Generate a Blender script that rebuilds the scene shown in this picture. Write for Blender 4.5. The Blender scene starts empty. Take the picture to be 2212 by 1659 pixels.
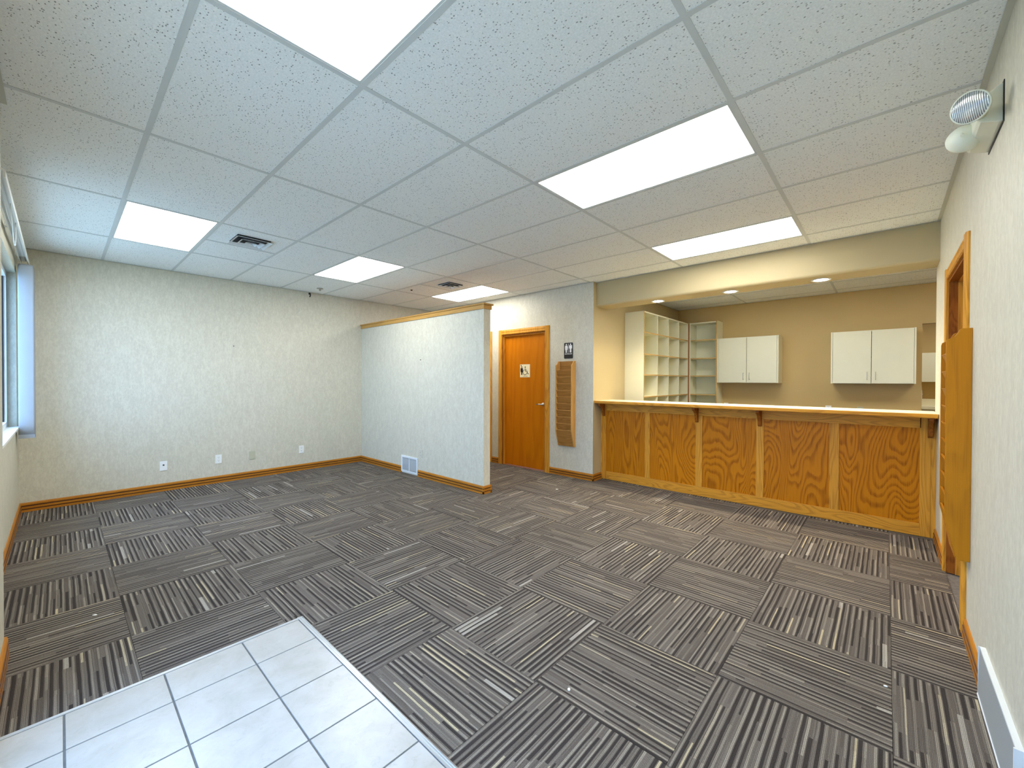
import bpy, bmesh, math, random
from mathutils import Vector, Matrix
random.seed(7)
sc = bpy.context.scene
COL = sc.collection
PI = math.pi

# ------------------------------------------------------------------ camera
F_PX, YAW, PITCH, ROLL = 888.2635, .7379, -.0082, .0028
w_ = Vector((-math.sin(YAW)*math.cos(PITCH), math.cos(YAW)*math.cos(PITCH), math.sin(PITCH)))
r0 = Vector((math.cos(YAW), math.sin(YAW), 0)); u0 = r0.cross(w_)
r_ = r0*math.cos(ROLL) + u0*math.sin(ROLL); u_ = -r0*math.sin(ROLL) + u0*math.cos(ROLL)
cd = bpy.data.cameras.new('camera'); cam = bpy.data.objects.new('camera', cd); COL.objects.link(cam)
cd.sensor_fit = 'HORIZONTAL'; cd.sensor_width = 36.0; cd.lens = F_PX*36/2212; cd.clip_start = .02
cam.matrix_world = Matrix(((r_.x, u_.x, -w_.x, 0), (r_.y, u_.y, -w_.y, 0), (r_.z, u_.z, -w_.z, 1.3716), (0, 0, 0, 1)))
sc.camera = cam

# ------------------------------------------------------------------ world, exposure
wd = bpy.data.worlds.new('world'); sc.world = wd; wd.use_nodes = True
bg = wd.node_tree.nodes['Background']
bg.inputs[0].default_value = (.33, .56, 1.0, 1); bg.inputs[1].default_value = 3.9
vs = sc.view_settings
vs.view_transform = 'Standard'; vs.look = 'None'; vs.gamma = 1; vs.use_curve_mapping = False; vs.exposure = 1.50
PANEL_E = 5.2          # light panel radiance
CAN_W = 9.0            # downlight wattage
sc.cycles.max_bounces = 8; sc.cycles.diffuse_bounces = 5; sc.cycles.glossy_bounces = 3
sc.cycles.sample_clamp_indirect = 8; sc.cycles.use_denoising = True

# portals where the daylight enters
def portal(name, loc, rot, sx, sy):
    l = bpy.data.lights.new(name, 'AREA'); l.shape = 'RECTANGLE'; l.size = sx; l.size_y = sy; l.cycles.is_portal = True
    o = bpy.data.objects.new(name, l); COL.objects.link(o); o.location = loc; o.rotation_euler = rot
portal('window_portal', (-5.18, -.53, 1.655), (PI/2, 0, PI), 2.26, 1.51)
portal('entrance_portal', (-1.4, -.43, 1.1), (PI/2, 0, PI), 2.0, 2.2)

# ------------------------------------------------------------------ room numbers (m)
ZC = 2.722
XW, XE = -6.576, .330
YS, YS2, XJS = -.285, -.190, -3.205     # window wall, its nearer jog, where it steps
YD, XJ = 4.899, -2.957                  # restroom wall, its end by the counter
YP, YP2, XP = 3.440, 3.550, -3.590      # partition
YB = 7.99
GX = [-5.4634, -4.2466, -3.0043, -1.7905, -.5617]
GY = [.328, .9405, 1.562, 2.1808, 2.7921, 3.4039, 4.0244, 4.6342]

# ------------------------------------------------------------------ materials
def mat(name, rough=.6, spec=.5):
    m = bpy.data.materials.new(name); m.use_nodes = True
    nt = m.node_tree; b = nt.nodes['Principled BSDF']
    b.inputs['Roughness'].default_value = rough
    b.inputs['Specular IOR Level'].default_value = spec
    return m, nt, b
def lin(c):
    return tuple(((v/255)/12.92 if v/255 <= .04045 else ((v/255+.055)/1.055)**2.4) for v in c)+(1,)
class N:
    def __init__(s, nt): s.nt = nt
    def node(s, t, **kw):
        n = s.nt.nodes.new(t)
        for k, v in kw.items(): setattr(n, k, v)
        return n
    def link(s, a, b): s.nt.links.new(a, b)
    def coord(s, kind='Object'): return s.node('ShaderNodeTexCoord').outputs[kind]
    def mapping(s, src, scale=(1, 1, 1), loc=None):
        n = s.node('ShaderNodeMapping'); n.inputs['Scale'].default_value = scale; s.link(src, n.inputs['Vector'])
        if loc is not None: s.link(loc, n.inputs['Location'])
        return n.outputs[0]
    def noise(s, src, scale, detail=2, rough=.5, dist=0, w=None):
        n = s.node('ShaderNodeTexNoise'); n.inputs['Scale'].default_value = scale; n.inputs['Detail'].default_value = detail
        n.inputs['Roughness'].default_value = rough; n.inputs['Distortion'].default_value = dist
        s.link(src, n.inputs['Vector'])
        return n.outputs['Fac']
    def math(s, op, a, b=None, c=None, clamp=False):
        n = s.node('ShaderNodeMath', operation=op); n.use_clamp = clamp
        for i, v in enumerate((a, b, c)):
            if v is None: continue
            if hasattr(v, 'is_output') or not isinstance(v, (int, float)): s.link(v, n.inputs[i])
            else: n.inputs[i].default_value = v
        return n.outputs[0]
    def ramp(s, src, stops, interp='LINEAR'):
        n = s.node('ShaderNodeValToRGB'); e = n.color_ramp.elements; n.color_ramp.interpolation = interp
        while len(e) < len(stops): e.new(.5)
        for k, (p, c) in zip(e, stops):
            k.position = p; k.color = c if len(c) == 4 else tuple(c)+(1,)
        s.link(src, n.inputs[0]); return n.outputs[0]
    def mix(s, f, a, b, blend='MIX'):
        n = s.node('ShaderNodeMix', data_type='RGBA', blend_type=blend)
        for sock, v in ((n.inputs[0], f), (n.inputs[6], a), (n.inputs[7], b)):
            if isinstance(v, (int, float)): sock.default_value = v
            elif isinstance(v, tuple): sock.default_value = v
            else: s.link(v, sock)
        return n.outputs[2]
    def bump(s, h, strength, dist, bsdf):
        n = s.node('ShaderNodeBump'); n.inputs['Strength'].default_value = strength; n.inputs['Distance'].default_value = dist
        s.link(h, n.inputs['Height']); s.link(n.outputs[0], bsdf.inputs['Normal'])

def plain(name, rgb, rough=.6, spec=.5, metal=0, var=.04, scale=9):
    m, nt, b = mat(name, rough, spec); n = N(nt); b.inputs['Metallic'].default_value = metal
    f = n.noise(n.coord(), scale, 3)
    c = lin(rgb); lo = tuple(v*(1-var) for v in c[:3])+(1,); hi = tuple(min(1, v*(1+var)) for v in c[:3])+(1,)
    n.link(n.ramp(f, [(.3, lo), (.7, hi)]), b.inputs['Base Color']); return m

def wallpaper(name, lo, hi):
    m, nt, b = mat(name, .55, .3); n = N(nt); co = n.coord()
    f1 = n.noise(n.mapping(co, (1, 1, .55)), 60, 4, .6, .6)
    f2 = n.noise(n.mapping(co, (1, 1, .35)), 22, 3, .6, .3)
    f3 = n.noise(n.mapping(co, (1, 1, .12)), 120, 2, .5)
    f = n.math('ADD', n.math('MULTIPLY', f1, .5), n.math('ADD', n.math('MULTIPLY', f2, .3), n.math('MULTIPLY', f3, .2)))
    n.link(n.ramp(f, [(.40, lin(lo)), (.50, lin([(a+b_)/2 for a, b_ in zip(lo, hi)])), (.58, lin(hi))]), b.inputs['Base Color'])
    n.bump(f1, .12, .002, b); return m
M = {}
M['paper'] = wallpaper('wallpaper', (197, 191, 171), (211, 206, 186))
M['tan'] = plain('tan_paint', (200, 172, 114), .6, .3, var=.015, scale=3)
M['beige'] = plain('beige_paint', (184, 167, 126), .55, .3, var=.015, scale=3)
M['white_wall'] = plain('white_wall', (225, 222, 208), .6, .3)
M['slab'] = plain('plenum', (120, 120, 118), .9)
M['concrete'] = plain('bounce_paving', (206, 196, 174), .9)  # bright tone for the unseen paving, added to bounce daylight up to the ceiling

def ceiling_tile_mat():
    m, nt, b = mat('fissured_tile', .9, .1); n = N(nt); co = n.coord()
    oi = n.node('ShaderNodeObjectInfo').outputs['Random']
    off = n.node('ShaderNodeCombineXYZ'); n.link(n.math('MULTIPLY', oi, 37.0), off.inputs[0]); n.link(n.math('MULTIPLY', oi, 91.0), off.inputs[1])
    p = n.mapping(co, (1, 1, 1), off.outputs[0])
    v = n.node('ShaderNodeTexVoronoi'); v.inputs['Scale'].default_value = 125; n.link(n.mapping(p, (.62, 1, 1)), v.inputs['Vector'])
    vc = n.node('ShaderNodeSeparateColor'); n.link(v.outputs['Color'], vc.inputs[0])
    rad = n.math('MULTIPLY', n.math('POWER', vc.outputs[0], 1.3), .36)
    spot = n.math('LESS_THAN', v.outputs['Distance'], rad)
    keep = n.math('GREATER_THAN', vc.outputs[1], .22)
    patch = n.math('GREATER_THAN', n.noise(p, 9, 2), .34)
    s = n.math('MULTIPLY', n.math('MULTIPLY', spot, keep), patch)
    fine = n.noise(p, 130, 3, .7)
    base = n.ramp(fine, [(.35, lin((232, 235, 232))), (.65, lin((248, 250, 247)))])
    c = n.mix(n.math('MULTIPLY', s, .76), base, lin((112, 114, 110)))
    n.link(c, b.inputs['Base Color'])
    n.bump(n.math('SUBTRACT', fine, s), .25, .002, b); return m
M['ctile'] = ceiling_tile_mat()
M['tee'] = plain('painted_tee', (206, 210, 207), .5, .3, var=.01)
M['angle'] = plain('painted_angle', (196, 196, 182), .5, .3, var=.01)

def carpet_mat():
    m, nt, b = mat('striped_carpet', .95, .1); n = N(nt)
    oi = n.node('ShaderNodeObjectInfo').outputs['Random']
    sp = n.node('ShaderNodeSeparateXYZ'); n.link(n.coord(), sp.inputs[0]); X, Y = sp.outputs[0], sp.outputs[1]
    def wn(a, b_, seed):
        c = n.node('ShaderNodeCombineXYZ')
        n.link(a, c.inputs[0]); n.link(b_, c.inputs[1]); n.link(n.math('MULTIPLY_ADD', oi, 53.0, seed), c.inputs[2])
        w = n.node('ShaderNodeTexWhiteNoise', noise_dimensions='3D'); n.link(c.outputs[0], w.inputs['Vector']); return w.outputs['Value']
    zero = n.math('MULTIPLY', X, 0.0)
    # rows of yarn across local Y
    wob = n.math('MULTIPLY', n.math('SUBTRACT', n.noise(n.coord(), 6, 1), .5), .004)
    Yw = n.math('ADD', Y, wob)
    row = n.math('MULTIPLY', Yw, 1/.0286); ri = n.math('FLOOR', row); rf = n.math('FRACT', row)
    rr = wn(ri, zero, 1.0)
    seg = n.math('FLOOR', n.math('MULTIPLY_ADD', X, 3.0, n.math('MULTIPLY', rr, 9.0)))
    sr = wn(ri, seg, 7.0); sr2 = wn(ri, seg, 13.0)
    # light line
    lw = n.math('MULTIPLY_ADD', sr, .16, .20)
    light = n.math('LESS_THAN', rf, lw)
    # dark band
    d1 = n.math('GREATER_THAN', rf, n.math('MULTIPLY_ADD', sr2, .25, .40))
    d2 = n.math('LESS_THAN', rf, .90)
    dark = n.math('MULTIPLY', n.math('MULTIPLY', d1, d2), n.math('GREATER_THAN', wn(ri, seg, 23.0), .25))
    # thin second line
    th = n.math('MULTIPLY', n.math('MULTIPLY', n.math('GREATER_THAN', rf, .44), n.math('LESS_THAN', rf, .54)), n.math('GREATER_THAN', wn(ri, seg, 29.0), .55))
    mid = n.mix(rr, lin((126, 118, 109)), lin((142, 134, 124)))
    c = n.mix(dark, mid, lin((80, 74, 70)))
    c = n.mix(n.math('MULTIPLY', th, .6), c, lin((168, 160, 146)))
    lcol = n.ramp(wn(ri, seg, 31.0), [(0, lin((140, 132, 122))), (.35, lin((168, 160, 147))), (.9, lin((192, 184, 168))), (.96, lin((236, 222, 184)))], 'LINEAR')
    c = n.mix(light, c, lcol)
    # rare bleached segment, whole width
    acc = n.math('MULTIPLY', n.math('GREATER_THAN', wn(ri, seg, 41.0), .982), n.math('LESS_THAN', rf, .62))
    c = n.mix(n.math('MULTIPLY', acc, .75), c, lin((226, 220, 206)))
    # plain border of the tile
    yr = n.math('MULTIPLY', Yw, 1/.00477); yi = n.math('FLOOR', yr); yf = n.math('FRACT', yr)
    yv = wn(yi, n.math('FLOOR', n.math('MULTIPLY_ADD', X, 5.0, n.math('MULTIPLY', rr, 5.0))), 61.0)
    c = n.mix(.55, c, n.ramp(yv, [(0, (.60, .59, .58)), (.5, (.92, .92, .92)), (1, (1.0, 1.0, 1.0))]), 'MULTIPLY')
    gapm = n.math('GREATER_THAN', n.math('ABSOLUTE', n.math('SUBTRACT', yf, .5)), .34)
    c = n.mix(n.math('MULTIPLY', gapm, .40), c, lin((58, 54, 50)))
    pile = n.noise(n.mapping(n.coord(), (.35, 1, 1)), 520, 2, .7)
    c = n.mix(.55, c, n.ramp(pile, [(.3, lin((96, 94, 92))), (.7, (1, 1, 1, 1))]), 'MULTIPLY')
    c = n.mix(1.0, c, (.82, .80, .80, 1), 'MULTIPLY')
    n.link(c, b.inputs['Base Color'])
    rib = n.math('ABSOLUTE', n.math('SUBTRACT', n.math('FRACT', n.math('MULTIPLY', Yw, 1/.00477)), .5))
    n.bump(n.math('ADD', n.math('MULTIPLY', rib, -1.2), pile), .5, .002, b); return m
M['carpet'] = carpet_mat()
M['carpet_plain'] = plain('plain_carpet', (112, 106, 100), .95, .1, var=.2, scale=60)

def ceramic_mat():
    m, nt, b = mat('mottled_ceramic', .28, .5); n = N(nt); co = n.coord()
    oi = n.node('ShaderNodeObjectInfo').outputs['Random']
    off = n.node('ShaderNodeCombineXYZ'); n.link(n.math('MULTIPLY', oi, 17.0), off.inputs[0]); n.link(n.math('MULTIPLY', oi, 29.0), off.inputs[1])
    p = n.mapping(co, (1, 1, 1), off.outputs[0])
    f = n.noise(p, 7, 6, .65, .4); g = n.noise(p, 26, 4, .7, .8)
    c = n.ramp(f, [(.3, lin((168, 165, 155))), (.5, lin((178, 175, 168))), (.7, lin((186, 184, 178)))])
    c = n.mix(n.math('MULTIPLY', n.ramp(g, [(.56, (0, 0, 0)), (.72, (1, 1, 1))]), .35), c, lin((152, 147, 135)))
    n.link(c, b.inputs['Base Color']); n.bump(g, .06, .002, b); return m
M['ceramic'] = ceramic_mat()
M['grout'] = plain('grey_grout', (112, 113, 112), .9, .1, var=.12, scale=30)
M['alu'] = plain('brushed_aluminium', (196, 200, 204), .35, .5, metal=.7)

def oak(name, light, dark, axis='Z', rings=34, stretch=.16, sc_=2.4, line=.6, rough=.42, seed=0.0):
    m, nt, b = mat(name, rough, .12); n = N(nt); co = n.coord()
    oi = n.node('ShaderNodeObjectInfo').outputs['Random']
    off = n.node('ShaderNodeCombineXYZ')
    for k, v in enumerate((31.0, 67.0, 13.0)): n.link(n.math('MULTIPLY_ADD', oi, v, seed), off.inputs[k])
    s = {'Z': (1, 1, stretch), 'X': (stretch, 1, 1), 'Y': (1, stretch, 1)}[axis]
    s2 = {'Z': (1, 1, .018), 'X': (.018, 1, 1), 'Y': (1, .018, 1)}[axis]
    p = n.mapping(co, s, off.outputs[0]); q = n.mapping(co, s2, off.outputs[0])
    f = n.noise(p, sc_, 2, .45, .25)
    wig = n.noise(n.mapping(co, (s[0]*3, s[1]*3, s[2]*3)), 9, 2, .5)
    ph = n.math('ADD', n.math('MULTIPLY', f, float(rings)), n.math('MULTIPLY', wig, .5))
    saw = n.math('FRACT', ph)
    g = n.ramp(saw, [(0, (.0, .0, .0)), (.40, (.08, .08, .08)), (.66, (.9, .9, .9)), (.84, (1, 1, 1)), (1, (0, 0, 0))])
    pores = n.noise(q, 260, 2, .6)
    pr = n.ramp(pores, [(.45, (0, 0, 0)), (.68, (1, 1, 1))])
    tone = n.noise(p, .9, 2)
    base = n.mix(tone, lin([v*.93 for v in light]), lin([min(255, v*1.05) for v in light]))
    brk = n.math('MULTIPLY_ADD', pr, .55, .45)
    c = n.mix(n.math('MULTIPLY', n.math('MULTIPLY', g, brk), line), base, lin(dark))
    c = n.mix(n.math('MULTIPLY', pr, .18), c, lin(dark))
    n.link(c, b.inputs['Base Color']); n.bump(g, .05, .001, b); return m
OL, OD = (203, 142, 56), (136, 82, 22)
M['oak_panel'] = oak('oak_ply', (198, 122, 10), (114, 54, 0), 'Z', 46, .20, 2.3, .8)
M['oak_v'] = oak('oak_upright', (216, 152, 52), (146, 90, 30), 'Z', 16, .10, 6, .65)
M['oak_x'] = oak('oak_rail_x', (214, 150, 50), (146, 90, 30), 'X', 22, .14, 6, .7)
M['oak_y'] = oak('oak_rail_y', (200, 132, 22), (140, 84, 26), 'Y', 16, .10, 6, .5)
M['oak_rack'] = oak('oak_rack', (212, 160, 88), (160, 108, 48), 'Z', 14, .12, 5, .4)
M['oak_pocket'] = oak('oak_pocket', (178, 128, 66), (112, 72, 30), 'X', 18, .12, 6, .5)
M['oak_rack2'] = oak('oak_rack_golden', (186, 120, 22), (136, 82, 20), 'Z', 12, .12, 5, .35)
M['birch'] = oak('birch_door', (196, 114, 8), (150, 76, 6), 'Z', 10, .10, 2.2, .4, .35)
M['base_x'] = oak('oak_base_x', (184, 120, 40), (130, 78, 20), 'X', 14, .08, 6, .4)
M['base_y'] = oak('oak_base_y', (184, 120, 40), (130, 78, 20), 'Y', 14, .08, 6, .4)
M['groove'] = plain('groove_shade', (84, 42, 8), .6)  # shade painted into the baseboard grooves, as the profile alone shades too weakly
M['dark_oak'] = oak('dark_oak_jamb', (158, 92, 30), (96, 48, 12), 'Z', 20, .3, 6, .7)
M['cap'] = oak('oak_cap', (196, 152, 84), (150, 104, 48), 'X', 10, .08, 6, .35)
M['laminate'] = plain('almond_laminate', (238, 230, 196), .35, .5, var=.01)
M['melamine'] = plain('white_melamine', (228, 224, 194), .4, .4, var=.01)
M['edge'] = plain('brown_edge_band', (150, 96, 40), .5)
M['shelf_edge'] = plain('tan_edge_band', (196, 160, 96), .5)
M['chrome'] = plain('satin_steel', (190, 188, 180), .3, .5, metal=.9)
M['plastic'] = plain('white_plastic', (236, 236, 230), .4, .5, var=.01)
M['plate_beige'] = plain('beige_plate', (186, 184, 158), .5, .4, var=.01)
M['plate_paper'] = wallpaper('papered_plate', (192, 188, 170), (212, 209, 192))
M['black'] = plain('black', (14, 14, 15), .5)
M['slot'] = plain('slot_black', (40, 38, 36), .7)
M['vent'] = plain('vent_white', (222, 226, 226), .5, .4, var=.01)
M['vent_dark'] = plain('duct_black', (18, 22, 30), .9)
M['mesh_grey'] = plain('register_mesh', (158, 162, 160), .5, .4, var=.05, scale=200)
M['vinyl'] = plain('white_vinyl', (232, 232, 226), .45, .4, var=.01)
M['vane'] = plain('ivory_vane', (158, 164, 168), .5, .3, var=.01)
M['housing'] = plain('almond_housing', (226, 226, 204), .4, .4, var=.01)
M['sign_ivory'] = plain('ivory_sign', (236, 222, 180), .5, .4, var=.01)
M['sign_white'] = plain('sign_white', (240, 240, 240), .5, .3, var=.0)
M['sign_dark'] = plain('sign_dark_print', (28, 20, 12), .6, .3, var=.0)
M['scrap'] = plain('white_paper', (240, 240, 236), .8, .2)
def emit(name, rgb, e):
    m, nt, b = mat(name, .3, .3); n = N(nt)
    b.inputs['Base Color'].default_value = (.8, .8, .8, 1)
    f = n.noise(n.coord(), 260, 2)
    n.link(n.ramp(f, [(.3, tuple(v*.95 for v in rgb)), (.7, rgb)]), b.inputs['Emission Color']); b.inputs['Emission Strength'].default_value = e; return m
M['panel'] = emit('lit_diffuser', (1.0, 1.0, .97), PANEL_E)
M['bulb'] = emit('lit_bulb', (1.0, .90, .72), 16)
def glass():
    m = bpy.data.materials.new('clear_glass'); m.use_nodes = True; nt = m.node_tree; nt.nodes.clear(); n = N(nt)
    o = n.node('ShaderNodeOutputMaterial'); t = n.node('ShaderNodeBsdfTransparent'); g = n.node('ShaderNodeBsdfGlossy')
    t.inputs[0].default_value = (.90, .95, .96, 1); g.inputs['Roughness'].default_value = .02
    fr = n.node('ShaderNodeLayerWeight'); fr.inputs[0].default_value = .5
    x = n.node('ShaderNodeMixShader'); n.link(n.math('MULTIPLY_ADD', n.math('POWER', fr.outputs['Facing'], 5.0), .9, .04), x.inputs[0]); n.link(t.outputs[0], x.inputs[1]); n.link(g.outputs[0], x.inputs[2])
    n.link(x.outputs[0], o.inputs[0]); return m
M['glass'] = glass()
def lens_mat():
    m, nt, b = mat('fluted_lens', .12, .8); n = N(nt); co = n.coord()
    w1 = n.node('ShaderNodeTexWave'); w1.inputs['Scale'].default_value = 55; n.link(co, w1.inputs[0])
    n.link(n.ramp(w1.outputs[1], [(.2, lin((150, 158, 160))), (.8, lin((245, 248, 250)))]), b.inputs['Base Color'])
    b.inputs['Metallic'].default_value = .75; n.bump(w1.outputs[1], .6, .004, b); return m
M['lens'] = lens_mat()

# ------------------------------------------------------------------ geometry helpers
def box(bm, x0, x1, y0, y1, z0, z1, mi=0):
    v = [bm.verts.new(p) for p in ((x0, y0, z0), (x1, y0, z0), (x1, y1, z0), (x0, y1, z0), (x0, y0, z1), (x1, y0, z1), (x1, y1, z1), (x0, y1, z1))]
    fs = []
    for f in ((3, 2, 1, 0), (4, 5, 6, 7), (0, 1, 5, 4), (1, 2, 6, 5), (2, 3, 7, 6), (3, 0, 4, 7)):
        fc = bm.faces.new([v[i] for i in f]); fc.material_index = mi; fs.append(fc)
    return fs
def prism(bm, pts, axis, a0, a1, mi=0):
    """extrude a 2-D outline along axis; pts are in the other two coordinates in x,y,z order"""
    def P(p, a):
        return {'x': (a, p[0], p[1]), 'y': (p[0], a, p[1]), 'z': (p[0], p[1], a)}[axis]
    A = [bm.verts.new(P(p, a0)) for p in pts]; B = [bm.verts.new(P(p, a1)) for p in pts]
    k = len(pts); fs = [bm.faces.new(A), bm.faces.new(B[::-1])]
    for i in range(k): fs.append(bm.faces.new((A[(i+1) % k], A[i], B[i], B[(i+1) % k])))
    for f in fs: f.material_index = mi
    return fs
def tube(bm, pts, r, seg=10, mi=0, caps=True):
    pts = [Vector(p) for p in pts]; rings = []
    for i, p in enumerate(pts):
        d = (pts[min(i+1, len(pts)-1)]-pts[max(i-1, 0)]).normalized()
        a = d.orthogonal().normalized() if i == 0 else (rings_a - d*rings_a.dot(d)).normalized()
        rings_a = a; b = d.cross(a)
        rr = r[i] if isinstance(r, (list, tuple)) else r
        rings.append([bm.verts.new(p+(a*math.cos(t*2*PI/seg)+b*math.sin(t*2*PI/seg))*rr) for t in range(seg)])
    for A, B in zip(rings, rings[1:]):
        for t in range(seg):
            f = bm.faces.new((A[t], A[(t+1) % seg], B[(t+1) % seg], B[t])); f.material_index = mi; f.smooth = True
    if caps:
        for rg in (rings[0][::-1], rings[-1]):
            f = bm.faces.new(rg); f.material_index = mi
def lathe(bm, prof, origin, axis, seg=32, mi=0, smooth=True):
    """prof: (radius, distance along axis)"""
    ax = Vector(axis).normalized(); a = ax.orthogonal().normalized(); b = ax.cross(a); o = Vector(origin); rings = []
    for r, h in prof:
        if r < 1e-6: rings.append([bm.verts.new(o+ax*h)])
        else: rings.append([bm.verts.new(o+ax*h+(a*math.cos(t*2*PI/seg)+b*math.sin(t*2*PI/seg))*r) for t in range(seg)])
    for A, B in zip(rings, rings[1:]):
        for t in range(seg):
            q = [A[t % len(A)], A[(t+1) % len(A)], B[(t+1) % len(B)], B[t % len(B)]]
            q2 = []
            for v in q:
                if v not in q2: q2.append(v)
            if len(q2) > 2:
                f = bm.faces.new(q2); f.material_index = mi; f.smooth = smooth
def mesh(name, bm, mats, bevel=0, fix=True):
    if fix: bmesh.ops.recalc_face_normals(bm, faces=bm.faces)
    if bevel:
        bmesh.ops.bevel(bm, geom=[e for e in bm.edges if e.calc_face_angle(0) > .6], offset=bevel, segments=2, affect='EDGES', profile=.5)
    me = bpy.data.meshes.new(name); bm.to_mesh(me); bm.free()
    for m in (mats if isinstance(mats, (list, tuple)) else [mats]): me.materials.append(M[m] if isinstance(m, str) else m)
    return me
def obj(name, data, parent=None, loc=(0, 0, 0), rz=0):
    o = bpy.data.objects.new(name, data); COL.objects.link(o); o.location = loc; o.rotation_euler = (0, 0, rz)
    if parent: o.parent = parent
    return o
def B(name, boxes, mats, parent=None, bevel=0, loc=(0, 0, 0)):
    bm = bmesh.new()
    for b in boxes: box(bm, *b)
    return obj(name, mesh(name, bm, mats, bevel), parent, loc)
def struct(o, label=None):
    o['kind'] = 'structure'
    if label: o['label'] = label
    return o
def tag(o, label, cat, group=None):
    o['label'] = label; o['category'] = cat
    if group: o['group'] = group
    return o
def thing(name, label, cat, loc=(0, 0, 0), group=None):
    return tag(obj(name, None, None, loc), label, cat, group)
def copy_tree(o, parent=None):
    c = o.copy(); COL.objects.link(c); c.parent = parent
    for ch in list(o.children): copy_tree(ch, c)
    return c

# ================================================================== SETTING
# ---- floor
floor = struct(B('floor', [(XW-.15, 3.2, -.5, 11.2, -.15, -.007)], 'carpet_plain'), 'floor of the waiting room under striped carpet tiles')
PX0, PY1 = -2.492, .942     # corner of the ceramic entry pad
CX, CY, CP = .030, .250, .6023
full = {}
def cell_parts(x0, x1, y0, y1):
    out = []
    if x1 <= PX0 or y0 >= PY1: return [(x0, x1, y0, y1)]
    if x0 >= PX0 and y1 <= PY1: return []
    if y1 > PY1: out.append((x0, x1, max(y0, PY1), y1))
    if x0 < PX0: out.append((x0, PX0, y0, min(y1, PY1)))
    return out
G = .0009
for i in range(-12, 1):
    for j in range(-1, 9):
        ax0, ay0 = CX+i*CP*.9985, CY+j*CP; ax1, ay1 = ax0+CP*.9985, ay0+CP
        x0, x1, y0, y1 = max(ax0, XW), min(ax1, XE), max(ay0, YS), min(ay1, 5.13 if ax1 > XJ-.3 else YD)
        if x1-x0 < .02 or y1-y0 < .02: continue
        rects = cell_parts(x0, x1, y0, y1)
        if not rects: continue
        along_y = (i+j) % 2 != 0
        cx, cy = (ax0+ax1)/2, (ay0+ay1)/2
        whole = len(rects) == 1 and (x1-x0) > CP*.99 and (y1-y0) > CP*.995
        if whole and along_y in full: me = full[along_y]
        else:
            bm = bmesh.new()
            for a, b, c, d in rects:
                a, b, c, d = a+G-cx, b-G-cx, c+G-cy, d-G-cy
                if along_y: a, b, c, d = c, d, -b, -a
                box(bm, a, b, c, d, -.007, 0)
            me = mesh('carpet_tile', bm, 'carpet')
            if whole: full[along_y] = me
        obj('carpet_tile', me, floor, (cx, cy, random.uniform(-.0003, .0003)), PI/2 if along_y else 0)
# ---- ceramic entry pad
B('grout_bed', [(PX0+.02, -.25, YS2, PY1-.028, -.007, .0015)], 'grout', floor)
tx = [PX0+.022, -2.2285, -1.919, -1.6095, -1.300, -.990, -.680, -.370, -.25]
ty = [PY1-.030, .632, .3205, .006, YS2]
for a, b in zip(tx, tx[1:]):
    for c, d in zip(ty[1:], ty):
        if b-a < .03: continue
        g = .0035
        bm = bmesh.new(); cx, cy = (a+b)/2, (c+d)/2
        box(bm, a+g-cx, b-g-cx, c+g-cy, d-g-cy, 0, .005)
        obj('ceramic_tile', mesh('ceramic_tile', bm, 'ceramic', .0012), floor, (cx, cy, .0))
bm = bmesh.new()
prism(bm, [(PY1-.030, 0), (PY1, 0), (PY1, .003), (PY1-.006, .006), (PY1-.009, .006), (PY1-.010, .0045), (PY1-.013, .0045), (PY1-.014, .0065), (PY1-.018, .0065), (PY1-.019, .005), (PY1-.022, .005), (PY1-.023, .007), (PY1-.030, .007)], 'x', PX0, -.25)
obj('transition_strip', mesh('transition_strip', bm, 'alu'), floor)
bm = bmesh.new()
prism(bm, [(PX0, 0), (PX0+.024, 0), (PX0+.024, .006), (PX0+.013, .006), (PX0+.012, .0045), (PX0+.010, .006), (PX0+.004, .006), (PX0, .003)], 'y', YS2, PY1-.006)
obj('transition_strip', mesh('transition_strip', bm, 'alu'), floor)

# ---- ceiling
ceil = struct(B('ceiling', [(XW-.15, 3.2, -.5, 5.0, ZC+.09, ZC+.14), (XW-.15, 3.2, 5.0, 11.2, ZC+.09, ZC+.14)], 'slab'), 'suspended ceiling of fissured white tiles in a painted grid')
TW = .0125
xs = [XW]+GX+[XE]
ys = [-.283]+GY+[4.975]
def panel_at(i, j):   # i: index into xs cell, j: index into GY pair
    return (i in (1, 4)) and (j in (1, 4, 7))
ZT = ZC
def south(x0): return YS2 if x0 >= -3.1 else YS
def add_tile(x0, x1, y0, y1, name='ceiling_tile'):
    bm = bmesh.new(); cx, cy = (x0+x1)/2, (y0+y1)/2
    box(bm, x0+.002-cx, x1-.002-cx, y0+.002-cy, y1-.002-cy, .001, .016)
    o = obj(name, mesh('ceiling_tile', bm, 'ctile'), ceil, (cx, cy, ZT)); return o
for i, (x0, x1) in enumerate(zip(xs, xs[1:])):
    for j, (y0, y1) in enumerate(zip(ys, ys[1:])):
        yy0 = max(y0, south(x0))
        if panel_at(i, j): continue
        if x1 <= XJ and y0 >= YD: continue
        yy1 = min(y1, YD) if x1 <= XJ+.1 else y1
        if yy1-yy0 < .03: continue
        if (i, j) in ((1, 2), (1, 6)):
            xm = x0+.61
            add_tile(x0, xm, yy0, yy1); add_tile(xm, x1, yy0, yy1)
        else: add_tile(x0, x1, yy0, yy1)
def tee(name, x0, x1, y0, y1, z=0.0):
    B(name, [(x0, x1, y0, y1, ZT-.0015-z, ZT+.0005-z), ((x0+x1)/2-.001 if x1-x0 < y1-y0 else x0, (x0+x1)/2+.001 if x1-x0 < y1-y0 else x1,
       (y0+y1)/2-.001 if y1-y0 < x1-x0 else y0, (y0+y1)/2+.001 if y1-y0 < x1-x0 else y1, ZT+.017, ZT+.04)], 'tee', ceil)
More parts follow.
